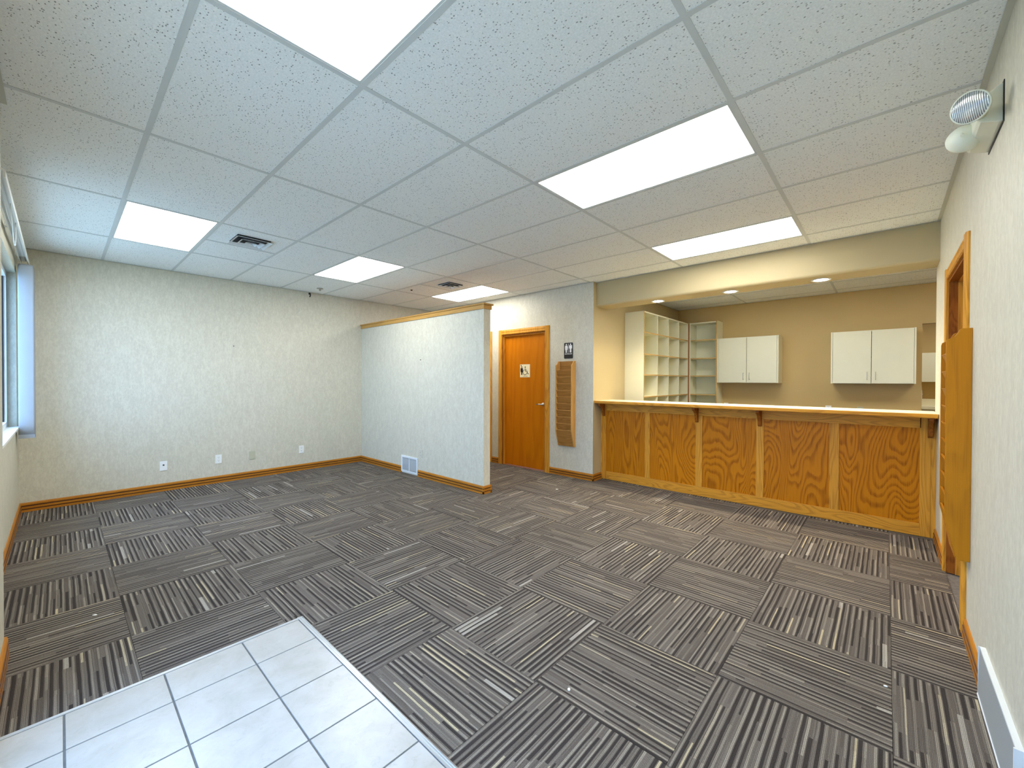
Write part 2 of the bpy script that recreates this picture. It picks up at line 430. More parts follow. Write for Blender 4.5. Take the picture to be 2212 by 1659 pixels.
for i, x in enumerate(GX):
    ye = 4.975 if x > XJ else YD
    tee('main_tee', x-TW, x+TW, south(x), ye)
for y in GY:
    for x0, x1 in zip(xs, xs[1:]):
        tee('cross_tee', x0+TW, x1-TW, y-TW, y+TW)
for (i, j) in ((1, 2), (1, 6)):
    xm = xs[i]+.61; tee('cross_tee', xm-TW, xm+TW, ys[j]+TW, ys[j+1]-TW)
for nm, b in (('w', (XW, XW+.022, YS, YD)), ('e', (XE-.022, XE, YS2, 4.975)), ('s', (XW+.022, XJS, YS, YS+.022)), ('s2', (XJS, XE-.022, YS2, YS2+.022)),
              ('n', (XW+.022, XJ, YD-.022, YD)), ('n2', (XJ, XE-.022, 4.953, 4.975))):
    B('wall_angle', [(b[0], b[1], b[2], b[3], ZT-.003, ZT-.0016)], 'angle', ceil)
# back-office ceiling
bx = [XJ, -1.7905, -.5617, .66, 1.88, 2.9]; by = [5.28, 5.86, 6.47, 7.08, 7.69, YB]
for i, (x0, x1) in enumerate(zip(bx, bx[1:])):
    for j, (y0, y1) in enumerate(zip(by, by[1:])):
        if j == 1 and i in (1, 3): continue
        add_tile(x0, x1, y0, y1)
for x in bx[1:-1]: tee('main_tee', x-TW, x+TW, 5.28, YB)
for y in by[1:-1]:
    for x0, x1 in zip(bx, bx[1:]): tee('cross_tee', x0+TW, x1-TW, y-TW, y+TW)
B('wall_angle', [(XJ, XJ+.022, 5.28, YB, ZT-.003, ZT-.0016)], 'angle', ceil)
B('wall_angle', [(XJ+.022, 2.9, YB-.022, YB, ZT-.003, ZT-.0016)], 'angle', ceil)

# ---- walls (material slots: 0 wallpaper, 1 paint)
H = ZC+.09
def wall(name, boxes, mats, label=None, paint=None):
    bm = bmesh.new()
    for b in boxes: box(bm, *b)
    bmesh.ops.recalc_face_normals(bm, faces=bm.faces)
    if paint:
        for f in bm.faces:
            if paint(f): f.material_index = 1
    return struct(obj(name, mesh(name, bm, mats, fix=False)), label)
wall('wall_west', [(XW-.12, XW, YS-.25, YD+.3, 0, H)], 'paper', 'long plain wall in mottled cream wallpaper')
WX0, WX1, WZ0, WZ1 = -6.322, -4.05, .905, 2.412
wall('wall_south', [(XW, WX0, YS-.22, YS, 0, H), (WX1, XJS, YS-.22, YS, 0, H), (WX0, WX1, YS-.22, YS, 0, WZ0), (WX0, WX1, YS-.22, YS, WZ1, H),
                    (XJS, -2.4, YS2-.22, YS2, 0, H), (-.4, XE+.12, YS2-.22, YS2, 0, H), (-2.4, -.4, YS2-.22, YS2, 2.2, H)], 'paper', 'window wall with a jog beside the entrance')
# east wall with its door opening
DY0, DY1, DZ = 3.365, 4.305, 2.105
wall('wall_east', [(XE, XE+.12, YS2, DY0, 0, H), (XE, XE+.12, DY1, 5.30, 0, H), (XE, XE+.12, DY0, DY1, DZ, H)], 'paper', 'right hand wall in cream wallpaper')
# restroom wall
RX0, RX1, RZ = -4.672, -3.776, 2.118
CX0, CX1 = -5.90, -4.985
wall('wall_north', [(XW, CX0, YD, YD+.12, 0, H), (CX1, RX0, YD, YD+.12, 0, H), (RX1, XJ, YD, YD+.12, 0, H), (RX0, RX1, YD, YD+.12, RZ, H), (CX0, CX1, YD, YD+.12, RZ, H)],
     ['paper', 'beige'], 'restroom wall in mottled wallpaper', lambda f: f.normal.x > .5 and f.calc_center_median().x > -3)
wall('wall_office_west', [(XJ-.12, XJ, YD+.12, YB+.12, 0, H)], 'beige', 'side wall of the office behind the counter')
OX0, OX1, OZ = .366, 1.45, 2.172
wall('wall_office_north', [(XJ-.12, OX0, YB, YB+.12, 0, H), (OX1, 3.0, YB, YB+.12, 0, H), (OX0, OX1, YB, YB+.12, OZ, H)], 'tan', 'tan back wall of the office')
wall('wall_office_east', [(2.9, 3.0, 5.2, YB, 0, H)], 'tan')
wall('wall_office_south', [(XE+.12, 2.9, 5.2, 5.30, 0, H)], 'tan')
wall('wall_far_north', [(-.5, 2.2, 11.05, 11.15, 0, H)], 'tan', 'tan wall of the far room beyond the opening')
wall('wall_far_west', [(-.6, -.5, YB+.12, 11.15, 0, H)], 'tan')
wall('wall_far_east', [(2.2, 2.3, YB+.12, 11.15, 0, H)], 'tan')
# soffit over the counter, rounded lower front edge
bm = bmesh.new()
pts = [(4.975, H), (4.975, 2.425)]+[(4.975+.03-.03*math.cos(t), 2.425-.03*math.sin(t)) for t in [k*PI/2/6 for k in range(1, 7)]]+[(5.28, 2.395), (5.28, H)]
prism(bm, pts, 'x', XJ, XE)
struct(obj('wall_header', mesh('wall_header', bm, 'beige')), 'beige soffit over the reception counter')
# partition and its oak cap
wall('wall_middle', [(XW, XP, YP, YP2, 0, 2.240)], 'paper', 'free standing end of the low partition wall in wallpaper')
bm = bmesh.new()
prism(bm, [(YP-.012, 2.238), (YP2+.012, 2.238), (YP2+.012, 2.285), (YP2+.022, 2.290), (YP2+.026, 2.306), (YP-.026, 2.306), (YP-.022, 2.290), (YP-.012, 2.285)], 'x', XW, XP+.012)
box(bm, XP+.012, XP+.030, YP-.026, YP2+.026, 2.288, 2.306)
struct(obj('trim_1', mesh('trim_1', bm, 'cap')), 'oak cap along the top of the partition')

# ---- baseboards: profiled, with two grooves
def baseboard(name, runs, label=None):
    """runs: (axis, a0, a1, face, outward sign)"""
    bm = bmesh.new(); t = .016
    prof = [(0, 0), (t, 0), (t, .024), (t-.008, .0255), (t-.008, .033), (t-.001, .0345), (t-.001, .056), (t-.009, .0575), (t-.009, .0665), (t-.003, .068), (t-.004, .084), (t-.010, .094), (0, .095)]
    for ax, a0, a1, face, s in runs:
        pp = [(face+s*d, z) for d, z in prof]
        fs = prism(bm, pp, ax, a0, a1)
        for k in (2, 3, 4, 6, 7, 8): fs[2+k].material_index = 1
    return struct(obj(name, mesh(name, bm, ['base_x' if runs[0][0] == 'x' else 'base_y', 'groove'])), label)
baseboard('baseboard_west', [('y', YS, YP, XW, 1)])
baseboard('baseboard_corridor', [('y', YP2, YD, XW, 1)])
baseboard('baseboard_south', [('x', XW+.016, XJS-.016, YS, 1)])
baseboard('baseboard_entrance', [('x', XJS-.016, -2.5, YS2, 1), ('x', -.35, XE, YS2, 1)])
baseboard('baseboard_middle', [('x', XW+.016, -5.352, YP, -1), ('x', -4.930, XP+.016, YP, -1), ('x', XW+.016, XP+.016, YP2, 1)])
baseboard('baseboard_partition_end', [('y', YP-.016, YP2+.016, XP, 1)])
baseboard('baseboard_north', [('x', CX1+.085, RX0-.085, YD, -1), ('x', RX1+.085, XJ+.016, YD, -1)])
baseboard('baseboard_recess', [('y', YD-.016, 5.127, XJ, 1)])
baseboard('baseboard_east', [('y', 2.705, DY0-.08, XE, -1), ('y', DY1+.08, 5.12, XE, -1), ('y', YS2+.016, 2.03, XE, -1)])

# ---- doors
def casing_profile(w):  # (across, proud)
    return [(0, 0), (w, 0), (w, .008), (w-.010, .014), (w-.030, .018), (w-.036, .015), (.022, .015), (.016, .018), (.006, .018), (0, .012)]
def door(name, axis, a0, a1, z, face, out, depth, leaf_mat, jamb_mat, casing_mat, leaf_back, handle=None, label=None):
    """axis x: opening spans x at y=face, out=-1 means room lies at smaller y. axis y likewise."""
    root = struct(obj(name, None), label)
    W = .078
    def MB(): return bmesh.new()
    def P(bm, x0, x1, d0, d1, z0, z1):
        # d: depth into the wall from the face
        e0, e1 = face-out*d0, face-out*d1
        e0, e1 = min(e0, e1), max(e0, e1)
        if axis == 'x': box(bm, x0, x1, e0, e1, z0, z1)
        else: box(bm, e0, e1, x0, x1, z0, z1)
    for (lo, hi, sgn) in ((a0-W, a0, -1), (a1, a1+W, 1)):
        bm = MB(); pr = casing_profile(W)
        pts = [((a0-q if sgn < 0 else a1+q), face+out*d) for q, d in pr]
        if axis == 'y': pts = [(b, a) for a, b in pts]
        prism(bm, pts, 'z', 0, z+W)
        obj('casing', mesh('casing', bm, casing_mat), root)
    bm = MB(); pr = casing_profile(W)
    pts = [(face+out*d, z+q) for q, d in pr]
    prism(bm, pts, axis, a0-.002, a1+.002)
    obj('head_casing', mesh('head_casing', bm, casing_mat), root)
    for x0, x1 in ((a0, a0+.018), (a1-.018, a1)):
        bm = MB(); P(bm, x0, x1, .0, depth, 0, z); obj('jamb', mesh('jamb', bm, jamb_mat), root)
    bm = MB(); P(bm, a0+.018, a1-.018, .0, depth, z-.018, z); obj('head_jamb', mesh('head_jamb', bm, jamb_mat), root)
    for x0, x1 in ((a0+.018, a0+.030), (a1-.030, a1-.018)):
        bm = MB(); P(bm, x0, x1, leaf_back-.035, leaf_back-.0005, 0, z-.018); obj('door_stop', mesh('door_stop', bm, casing_mat), root)
    bm = MB(); P(bm, a0+.030, a1-.030, leaf_back-.035, leaf_back-.0005, z-.030, z-.018); obj('door_stop', mesh('door_stop', bm, casing_mat), root)
    bm = MB(); P(bm, a0+.021, a1-.021, leaf_back, leaf_back+.035, .008, z-.021)
    leaf = obj('door_leaf', mesh('door_leaf', bm, leaf_mat), root)
    return root, leaf
d1, leaf1 = door('door_1', 'x', RX0, RX1, RZ, YD, -1, .12, 'birch', 'dark_oak', 'oak_v', .045, label='closed flush wooden restroom door in an oak casing')
# lever handle (on the right)
bm = bmesh.new(); hx, hz, hy = RX1-.075, 1.012, YD+.045
lathe(bm, [(0, 0), (.026, 0), (.026, -.008), (.012, -.010), (.012, -.045), (0, -.045)], (hx, hy, hz), (0, 1, 0), 20)
tube(bm, [(hx+.002, hy-.045, hz), (hx-.05, hy-.048, hz), (hx-.105, hy-.047, hz-.004)], [.010, .009, .008], 10)
obj('lever_handle', mesh('lever_handle', bm, 'chrome'), leaf1)
B('threshold', [(RX0, RX1, YD, YD+.12, -.001, .004)], 'dark_oak', d1)
door('door_2', 'x', CX0, CX1, RZ, YD, -1, .12, 'birch', 'dark_oak', 'oak_v', .045, label='second corridor door mostly hidden behind the partition')
door('door_3', 'y', DY0, DY1, DZ, XE, -1, .12, 'dark_oak', 'dark_oak', 'oak_v', .080, label='wooden door in the right hand wall behind the brochure rack')

# entrance behind the camera, unseen: glass door and frame placed to let daylight in
d4 = struct(obj('door_4', None), 'unseen glass entrance door in an aluminium frame')
B('door_frame', [(-2.4, -2.35, -.36, -.30, 0, 2.2), (-.45, -.4, -.36, -.30, 0, 2.2), (-2.35, -.45, -.36, -.30, 2.15, 2.2), (-1.43, -1.37, -.36, -.30, 0, 2.15)], 'alu', d4)
for a, b in ((-2.35, -1.43), (-1.37, -.45)):
    B('door_rail', [(a, a+.05, -.35, -.31, .01, 2.14), (b-.05, b, -.35, -.31, .01, 2.14), (a+.05, b-.05, -.35, -.31, .01, .2), (a+.05, b-.05, -.35, -.31, 2.04, 2.14)], 'alu', d4)
    B('glass_pane', [(a+.05, b-.05, -.333, -.327, .2, 2.04)], 'glass', d4)

# window: sill, reveal lining, frame, panes
win = struct(obj('window_1', None), 'tall office window in the wall at the left edge')
B('window_sill', [(WX0, WX1, YS-.10, YS+.018, WZ0-.018, WZ0+.004)], 'plastic', win, .002)
fy0, fy1 = YS-.11, YS-.060
for b in ((WX0, WX0+.05, fy0, fy1, WZ0+.004, WZ1), (WX1-.05, WX1, fy0, fy1, WZ0+.004, WZ1)): B('window_frame', [b], 'vinyl', win)
for b in ((WX0+.05, WX1-.05, fy0, fy1, WZ0+.004, WZ0+.055), (WX0+.05, WX1-.05, fy0, fy1, WZ1-.05, WZ1)): B('window_frame', [b], 'vinyl', win)
wm = (WX0+WX1)/2
B('mullion', [(wm-.03, wm+.03, fy0, fy1, WZ0+.055, WZ1-.05)], 'vinyl', win)
for a, b in ((WX0+.05, wm-.03), (wm+.03, WX1-.05)):
    B('pane_gasket', [(a, a+.012, fy0+.014, fy0+.034, WZ0+.055, WZ1-.05), (b-.012, b, fy0+.014, fy0+.034, WZ0+.055, WZ1-.05)], 'black', win)
    B('window_pane', [(a+.012, b-.012, fy0+.02, fy0+.026, WZ0+.055, WZ1-.05)], 'glass', win)
struct(B('paving', [(-14, 8, -9, -.51, -.12, -.05)], 'concrete'), 'unseen concrete paving added outside the windows to bounce daylight in')

# ================================================================== CEILING FIXTURES
def light_panel(x0, x1, y0, y1, label):
    cx, cy = (x0+x1)/2, (y0+y1)/2; t = thing('ceiling_light', label, 'ceiling light', (cx, cy, ZT), 'flush fluorescent panels in the ceiling grid')
    hx, hy = (x1-x0)/2-TW, (y1-y0)/2-TW; f = .011
    bm = bmesh.new()
    for b in ((-hx, hx, -hy, -hy+f), (-hx, hx, hy-f, hy), (-hx, -hx+f, -hy+f, hy-f), (hx-f, hx, -hy+f, hy-f)): box(bm, *b, .000, .02)
    obj('frame', mesh('frame', bm, 'tee'), t)
    bm = bmesh.new(); box(bm, -hx+f, hx-f, -hy+f, hy-f, .003, .006); obj('diffuser', mesh('diffuser', bm, 'panel'), t)
    bm = bmesh.new(); box(bm, -hx, hx, -hy, hy, .02, .075); obj('housing', mesh('housing', bm, 'vent'), t)
    return t
def cell(i, j): return xs[i], xs[i+1], ys[j], ys[j+1]
light_panel(*cell(4, 1), 'large lit ceiling panel cut off by the top edge of the picture')
light_panel(*cell(4, 4), 'lit ceiling panel right of centre, second nearest over the open floor')
light_panel(*cell(4, 7), 'long lit ceiling panel nearest the beige soffit over the counter')
light_panel(*cell(1, 1), 'lit ceiling panel at the left, near the blinds and window')
light_panel(*cell(1, 4), 'lit ceiling panel above the long wallpapered wall, middle of the left row')
light_panel(*cell(1, 7), 'farthest lit ceiling panel, just above the end of the partition')
light_panel(bx[1], bx[2], by[1], by[2], 'ceiling panel over the office floor, hidden behind the soffit')
light_panel(bx[3], bx[4], by[1], by[2], 'ceiling panel at the east side of the office, behind the soffit')
light_panel(.3, 1.5, 9.2, 9.8, 'ceiling panel in the far room beyond the opening')

for x, lab in ((-2.165, 'leftmost round recessed downlight in the soffit, above the cubby shelves'), (-1.320, 'middle of the three round downlights under the soffit'), (-.490, 'rightmost round recessed downlight under the soffit')):
    t = thing('downlight', lab, 'downlight', (x, 5.155, 2.395), 'recessed downlights in the soffit')
    bm = bmesh.new(); lathe(bm, [(.058, 0), (.082, 0), (.086, -.004), (.080, -.007), (.062, -.005), (.058, .0)], (0, 0, 0), (0, 0, 1), 36)
    obj('trim_ring', mesh('trim_ring', bm, 'plastic'), t)
    bm = bmesh.new(); lathe(bm, [(0, -.001), (.058, -.001), (.058, -.004), (.03, -.007), (0, -.008)], (0, 0, 0), (0, 0, 1), 32)
    obj('bulb', mesh('bulb', bm, 'bulb'), t)
    l = bpy.data.lights.new('downlight_lamp', 'SPOT'); l.energy = CAN_W*4; l.color = (1, .84, .58); l.spot_size = math.radians(135); l.spot_blend = .8; l.shadow_soft_size = .05
    lo = bpy.data.objects.new('lamp', l); COL.objects.link(lo); lo.parent = t; lo.location = (0, 0, -.012)

def vent(cx, cy, label, s=.30):
    t = thing('ceiling_vent', label, 'vent', (cx, cy, ZT), 'square louvred vents in the ceiling')
    h = s/2
    bm = bmesh.new(); box(bm, -h+.01, h-.01, -h+.01, h-.01, -.004, .0008); obj('duct_opening', mesh('duct_opening', bm, 'vent_dark'), t)
    k = 0
    for r0, r1, z0, z1 in ((h, h-.026, -.006, -.022), (h-.050, h-.076, -.012, -.030), (h-.100, h-.126, -.016, -.034)):
        bm = bmesh.new()
        for q in range(4):
            a = Matrix.Rotation(q*PI/2, 3, 'Z')
            P = [a @ Vector(p) for p in ((-r0, -r0, z1), (r0, -r0, z1), (r1, -r1, z0), (-r1, -r1, z0))]
            Q = [p+Vector((0, 0, .0015)) for p in P]
            A = [bm.verts.new(p) for p in P]; C_ = [bm.verts.new(p) for p in Q]
            bm.faces.new(A); bm.faces.new(C_[::-1])
            for e in range(4): bm.faces.new((A[(e+1) % 4], A[e], C_[e], C_[(e+1) % 4]))
        obj('louvre_ring', mesh('louvre_ring', bm, 'vent'), t)
    bm = bmesh.new(); r = h-.138; box(bm, -r, r, -r, r, -.036, -.034) if r > .004 else box(bm, -.01, .01, -.01, .01, -.036, -.034)
    obj('centre_plate', mesh('centre_plate', bm, 'vent'), t)
    return t

vent(-4.590, 1.255, 'square louvred ceiling vent beside the lit panel at the left')
vent(-4.560, 3.715, 'louvred ceiling vent by the farthest lit panel, above the partition', .27)
# small round sprinkler-like disc
bm = bmesh.new(); lathe(bm, [(0, 0), (.045, 0), (.045, -.006), (.028, -.012), (.010, -.014), (.010, -.028), (.016, -.030), (.016, -.033), (0, -.033)], (0, 0, 0), (0, 0, 1), 24)
tag(obj('ceiling_disc', mesh('ceiling_disc', bm, 'chrome'), None, (-6.18, 2.585, ZT)), 'small dark round disc on the ceiling near the long wallpapered wall', 'ceiling disc')
bm = bmesh.new(); lathe(bm, [(0, 0), (.018, 0), (.018, -.004), (.008, -.012), (0, -.013)], (0, 0, 0), (0, 0, 1), 16)
tag(obj('ceiling_stud', mesh('ceiling_stud', bm, 'black'), None, (-5.244, 3.535, ZT-.0015)), 'tiny dark stud on the ceiling grid above the partition cap', 'stud')

# ================================================================== EMERGENCY LIGHT
e = thing('emergency_light', 'two-headed cream emergency light high on the right hand wall', 'emergency light', (XE, 2.60, 2.455))
bm = bmesh.new()
prism(bm, [(.0, -.070), (.0, .075), (-.012, .075), (-.062, .040), (-.070, .030), (-.070, -.045), (-.060, -.055), (-.012, -.070)], 'y', -.140, .160)
obj('body', mesh('body', bm, 'housing', .004), e)
bm = bmesh.new(); box(bm, -.003, .0, -.152, .170, -.078, .082); obj('back_plate', mesh('back_plate', bm, 'black'), e)
def head(loc, d, label=None):
    bm = bmesh.new()
    lathe(bm, [(0, -.058), (.020, -.055), (.038, -.044), (.050, -.026), (.0555, -.006), (.0565, .0), (.0565, .005), (.052, .005)], (0, 0, 0), (0, 0, 1), 40)
    h = obj('lamp_head', mesh('lamp_head', bm, 'housing'), e, loc)
    h.rotation_euler = Vector(d).to_track_quat('Z', 'Y').to_euler()
    bm = bmesh.new(); lathe(bm, [(.054, .003), (.049, .007), (.033, .011), (.016, .0125), (0, .013)], (0, 0, 0), (0, 0, 1), 40)
    obj('lens', mesh('lens', bm, 'lens'), h)
    for q in (-1, 1):
        bm = bmesh.new(); tube(bm, [(q*.016, .0, -.050), (q*.018, -.016, -.066)], .006, 8); obj('tilt_bracket', mesh('tilt_bracket', bm, 'housing'), h)
    return h
head((-.100, -.268, -.040), (-.42, -.84, -.30))
head((-.088, .046, -.030), (-.10, .97, -.10))
for a, b in (((-.060, -.13, -.02), (-.092, -.20, -.035)), ((-.062, .02, -.02), (-.085, .03, -.028))):
    bm = bmesh.new(); tube(bm, [a, b], [.022, .014], 14); obj('swivel_neck', mesh('swivel_neck', bm, 'housing'), e)

# ================================================================== BROCHURE RACKS
def rack(loc, rz, label, m_side, m_pocket, pockets=10, D=.098, scribe=0):
    """back at y=0, opens towards -y; width along x, bottom at z=0"""
    t = thing('brochure_rack', label, 'brochure rack', loc, 'wooden wall racks'); t.rotation_euler = (0, 0, rz)
    Wd, Hh, tk = .285, 1.215, .016
    sec = [(0, 0), (-.030, .0), (-D, .225), (-D, 1.145), (-D+.004, 1.160), (-D+.020, 1.168), (-D+.030, 1.174), (-D+.038, 1.186), (-D+.044, 1.200), (-D+.050, 1.210), (-D+.058, 1.215), (0, 1.215)]
    for x0 in (0, Wd-tk):
        bm = bmesh.new(); b_ = scribe if x0 else 0; prism(bm, [(0+b_, 0)]+sec[1:-1]+[(0+b_, 1.215)], 'x', x0, x0+tk); obj('side_panel', mesh('side_panel', bm, m_side, .0015), t)
    bm = bmesh.new(); box(bm, tk, Wd-tk, -.008, 0, .01, Hh); obj('back_panel', mesh('back_panel', bm, m_pocket), t)
    bm = bmesh.new(); prism(bm, [(-.008, .0), (-.030, .0), (-.033, .012), (-.008, .012)], 'x', tk, Wd-tk); obj('bottom_shelf', mesh('bottom_shelf', bm, m_side), t)
    n_ = pockets; z_lo, z_hi = .232, 1.085; st = (z_hi-z_lo)/(n_-1)
    for k in range(n_):
        z1 = z_lo+k*st; y1 = -D+.010; dz = .225 if k == 0 else .150
        y0 = -.030 if k == 0 else y1+dz*.34
        bm = bmesh.new(); prism(bm, [(y1, z1), (y1-.006, z1), (y0-.006, z1-dz), (y0, z1-dz)], 'x', tk, Wd-tk)
        p = obj('pocket_front', mesh('pocket_front', bm, m_pocket), t)
        bm = bmesh.new(); box(bm, tk, Wd-tk, y1-.0075, y1+.001, z1-.001, z1+.004); obj('pocket_lip', mesh('pocket_lip', bm, m_side), p)
    return t
rack((-3.524, YD, .436), 0, 'slim oak brochure rack on the restroom wall, under the black sign', 'oak_rack', 'oak_pocket')
rack((XE-.0185, 3.450, .436), -PI/2, 'golden brochure rack on the right hand wall, overlapping the door casing', 'oak_rack2', 'oak_rack2', D=.076, scribe=.018)

# ================================================================== SIGNS
FONT = None
def text(body, size, m, parent, loc, rot, name='lettering', ext=.0005, align='CENTER'):
    c = bpy.data.curves.new(name, 'FONT'); c.body = body; c.size = size; c.extrude = ext; c.align_x = align; c.align_y = 'CENTER'; c.materials.append(M[m])
    dg = bpy.data.objects.new('tmp', c); COL.objects.link(dg)
    bpy.context.view_layer.update()
    me = bpy.data.meshes.new_from_object(dg.evaluated_get(bpy.context.evaluated_depsgraph_get())); bpy.data.objects.remove(dg)
    o = obj(name, me, parent, loc); o.rotation_euler = rot; return o
def rrect(w, h, r, seg=6):
    pts = []
    for cx, cz, a in ((w/2-r, h/2-r, 0), (-w/2+r, h/2-r, 1), (-w/2+r, -h/2+r, 2), (w/2-r, -h/2+r, 3)):
        for k in range(seg+1): t = (a+k/seg)*PI/2; pts.append((cx+r*math.cos(t), cz+r*math.sin(t)))
    return pts
def figure(parent, name, m, cx, cz, h, kind, y):
    """standing pictogram, feet at cz-h/2"""
    bm = bmesh.new(); z = cz-h/2; u = h/10.0
    def poly(pts): prism(bm, [(cx+a*u, z+b*u) for a, b in pts], 'y', y, y+.0008)
    poly([(math.cos(t)*.80, 9.2+math.sin(t)*.80) for t in [k*2*PI/16 for k in range(16)]])
    if kind == 'man':
        poly([(-1.9, 7.7), (-1.6, 8.1), (1.6, 8.1), (1.9, 7.7), (1.9, 4.5), (1.1, 4.3), (1.1, .0), (.1, 0), (.1, 3.9), (-.1, 3.9), (-.1, 0), (-1.1, 0), (-1.1, 4.3), (-1.9, 4.5)])
    else:
        poly([(-1.5, 7.9), (-1.1, 8.1), (1.1, 8.1), (1.5, 7.9), (2.0, 5.0), (1.35, 4.8), (1.15, 5.9), (1.75, 3.0), (.95, 3.0), (.95, 0), (.1, 0), (.1, 3.0), (-.1, 3.0), (-.1, 0), (-.95, 0), (-.95, 3.0), (-1.75, 3.0), (-1.15, 5.9), (-1.35, 4.8), (-2.0, 5.0)])
    obj(name, mesh(name, bm, m), parent)
s1 = thing('restroom_sign', 'black restroom sign with white woman and man figures above the brochure rack', 'sign', (-3.362, YD, 1.803), 'restroom signs')
bm = bmesh.new(); prism(bm, rrect(.150, .226, .014), 'y', -.005, 0); obj('plaque', mesh('plaque', bm, 'black'), s1)
figure(s1, 'woman_figure', 'sign_white', -.036, .034, .128, 'woman', -.0058)
figure(s1, 'man_figure', 'sign_white', .037, .036, .128, 'man', -.0058)
bm = bmesh.new(); box(bm, -.004, .001, -.0058, -.005, -.030, .098); obj('divider_line', mesh('divider_line', bm, 'sign_white'), s1)
text('RESTROOM', .0235, 'sign_white', s1, (0, -.0056, -.048), (PI/2, 0, 0))
s2 = thing('restroom_sign', 'small ivory door sign with a woman figure and a wheelchair symbol', 'sign', (-4.218, YD+.045, 1.527), 'restroom signs')
bm = bmesh.new(); prism(bm, rrect(.205, .205, .004), 'y', -.003, 0); obj('plaque', mesh('plaque', bm, 'sign_ivory'), s2)
figure(s2, 'woman_figure', 'sign_dark', -.066, .004, .136, 'woman', -.0038)
bm = bmesh.new(); lathe(bm, [(0, 0), (.010, 0), (.010, .0008), (0, .0008)], (-.077, -.0036, .084), (0, 1, 0), 14); obj('printed_dot', mesh('printed_dot', bm, 'sign_dark'), s2)
bm = bmesh.new()
lathe(bm, [(0, 0), (.0095, 0), (.0095, .0008), (0, .0008)], (.006, -.0038, .060), (0, 1, 0), 18)
def stroke(pts, w):
    for (a, b), (c, d) in zip(pts, pts[1:]):
        dx, dz = c-a, d-b; l = math.hypot(dx, dz); nx, nz = -dz/l*w/2, dx/l*w/2; ex, ez = dx/l*w/2, dz/l*w/2
        prism(bm, [(a-ex+nx, b-ez+nz), (c+ex+nx, d+ez+nz), (c+ex-nx, d+ez-nz), (a-ex-nx, b-ez-nz)], 'y', -.0038, -.003)
stroke([(.003, .048), (.007, -.004), (.044, -.004), (.062, -.050), (.076, -.046)], .0085)
stroke([(.006, .018), (.034, .018)], .007)
stroke([(.002+.041*math.cos(t), -.022+.041*math.sin(t)) for t in [math.radians(115+k*15) for k in range(17)]], .008)
obj('wheelchair_symbol', mesh('wheelchair_symbol', bm, 'sign_dark'), s2)
text('RESTROOM', .0165, 'sign_dark', s2, (.012, -.0034, -.085), (PI/2, 0, 0))

# ================================================================== WALL PLATES, REGISTERS, NAILS
def plate(y_or_x, wallname, z, label, kind='outlet', m='plastic', w=.072, h=.116):
    """plate with its own local frame: faces -y at rotation 0"""
    face, pos = wallname, y_or_x
    loc, rz = {'W': ((XW, pos, z), PI/2), 'P': ((pos, YP, z), 0), 'B': ((pos, YB, z), 0), 'J': ((OX0, pos, z), PI/2)}[face]
    t = thing('wall_plate' if kind != 'outlet' else 'wall_outlet', label, 'outlet' if kind == 'outlet' else 'wall plate', loc, 'plates and outlets on the walls'); t.rotation_euler = (0, 0, rz)
    bm = bmesh.new(); prism(bm, rrect(w, h, .004, 3), 'y', -.006, 0); obj('cover', mesh('cover', bm, m, .001), t)
    if kind == 'outlet':
        for dz in (-.021, .021):
            bm = bmesh.new(); prism(bm, [(a, b+dz) for a, b in rrect(.033, .028, .010, 4)], 'y', -.0085, -.006)
            r = obj('receptacle', mesh('receptacle', bm, m), t)
            bm = bmesh.new()
            for sx in (-.007, .007): box(bm, sx-.0013, sx+.0013, -.0089, -.0085, dz+.001, dz+.009)
            box(bm, -.0022, .0022, -.0089, -.0085, dz-.009, dz-.004)
            obj('slots', mesh('slots', bm, 'slot'), r)
    elif kind == 'jack':
        bm = bmesh.new(); lathe(bm, [(0, -.012), (.004, -.012), (.004, -.008), (.009, -.008), (.009, -.006), (0, -.006)], (0, 0, .010), (0, 1, 0), 14); obj('jack', mesh('jack', bm, 'slot'), t)
    elif kind == 'switch':
        bm = bmesh.new(); prism(bm, [(-.006, -.012), (-.006, .012), (-.014, .008), (-.008, -.010)], 'x', -.005, .005); obj('toggle', mesh('toggle', bm, m), t)
    return t
plate(.855, 'W', .310, 'white wall plate with one dark jack, nearest the window wall', 'jack')
plate(1.420, 'W', .315, 'white duplex outlet low on the long wall, right of the jack plate', 'outlet')
plate(1.815, 'W', .315, 'blank beige wall plate low on the long wall between two outlets', 'blank', 'plate_beige')
plate(2.470, 'W', .318, 'white duplex outlet low on the long wall, nearest the partition', 'outlet')
plate(2.445, 'W', 2.402, 'blank plate papered like the wall, high near the ceiling', 'blank', 'plate_paper', .075, .115)
plate(-4.868, 'P', .330, 'outlet on the partition, beside the white air grille', 'outlet', 'plate_paper')
plate(-2.104, 'B', .930, 'white outlet on the office wall just right of the shelves', 'outlet')
plate(-1.956, 'B', .930, 'beige blank plate on the office wall, under the left cabinet', 'blank', 'plate_beige')
plate(-.655, 'B', .958, 'white outlet on the office wall, under the left end of the right cabinet', 'outlet', 'plastic', .074, .084)
plate(-.280, 'B', .960, 'beige blank plate on the office wall, under the right cabinet', 'blank', 'plate_beige', .074, .076)
plate(8.055, 'J', 1.195, 'light switch on the edge of the opening right of the cabinets', 'switch')

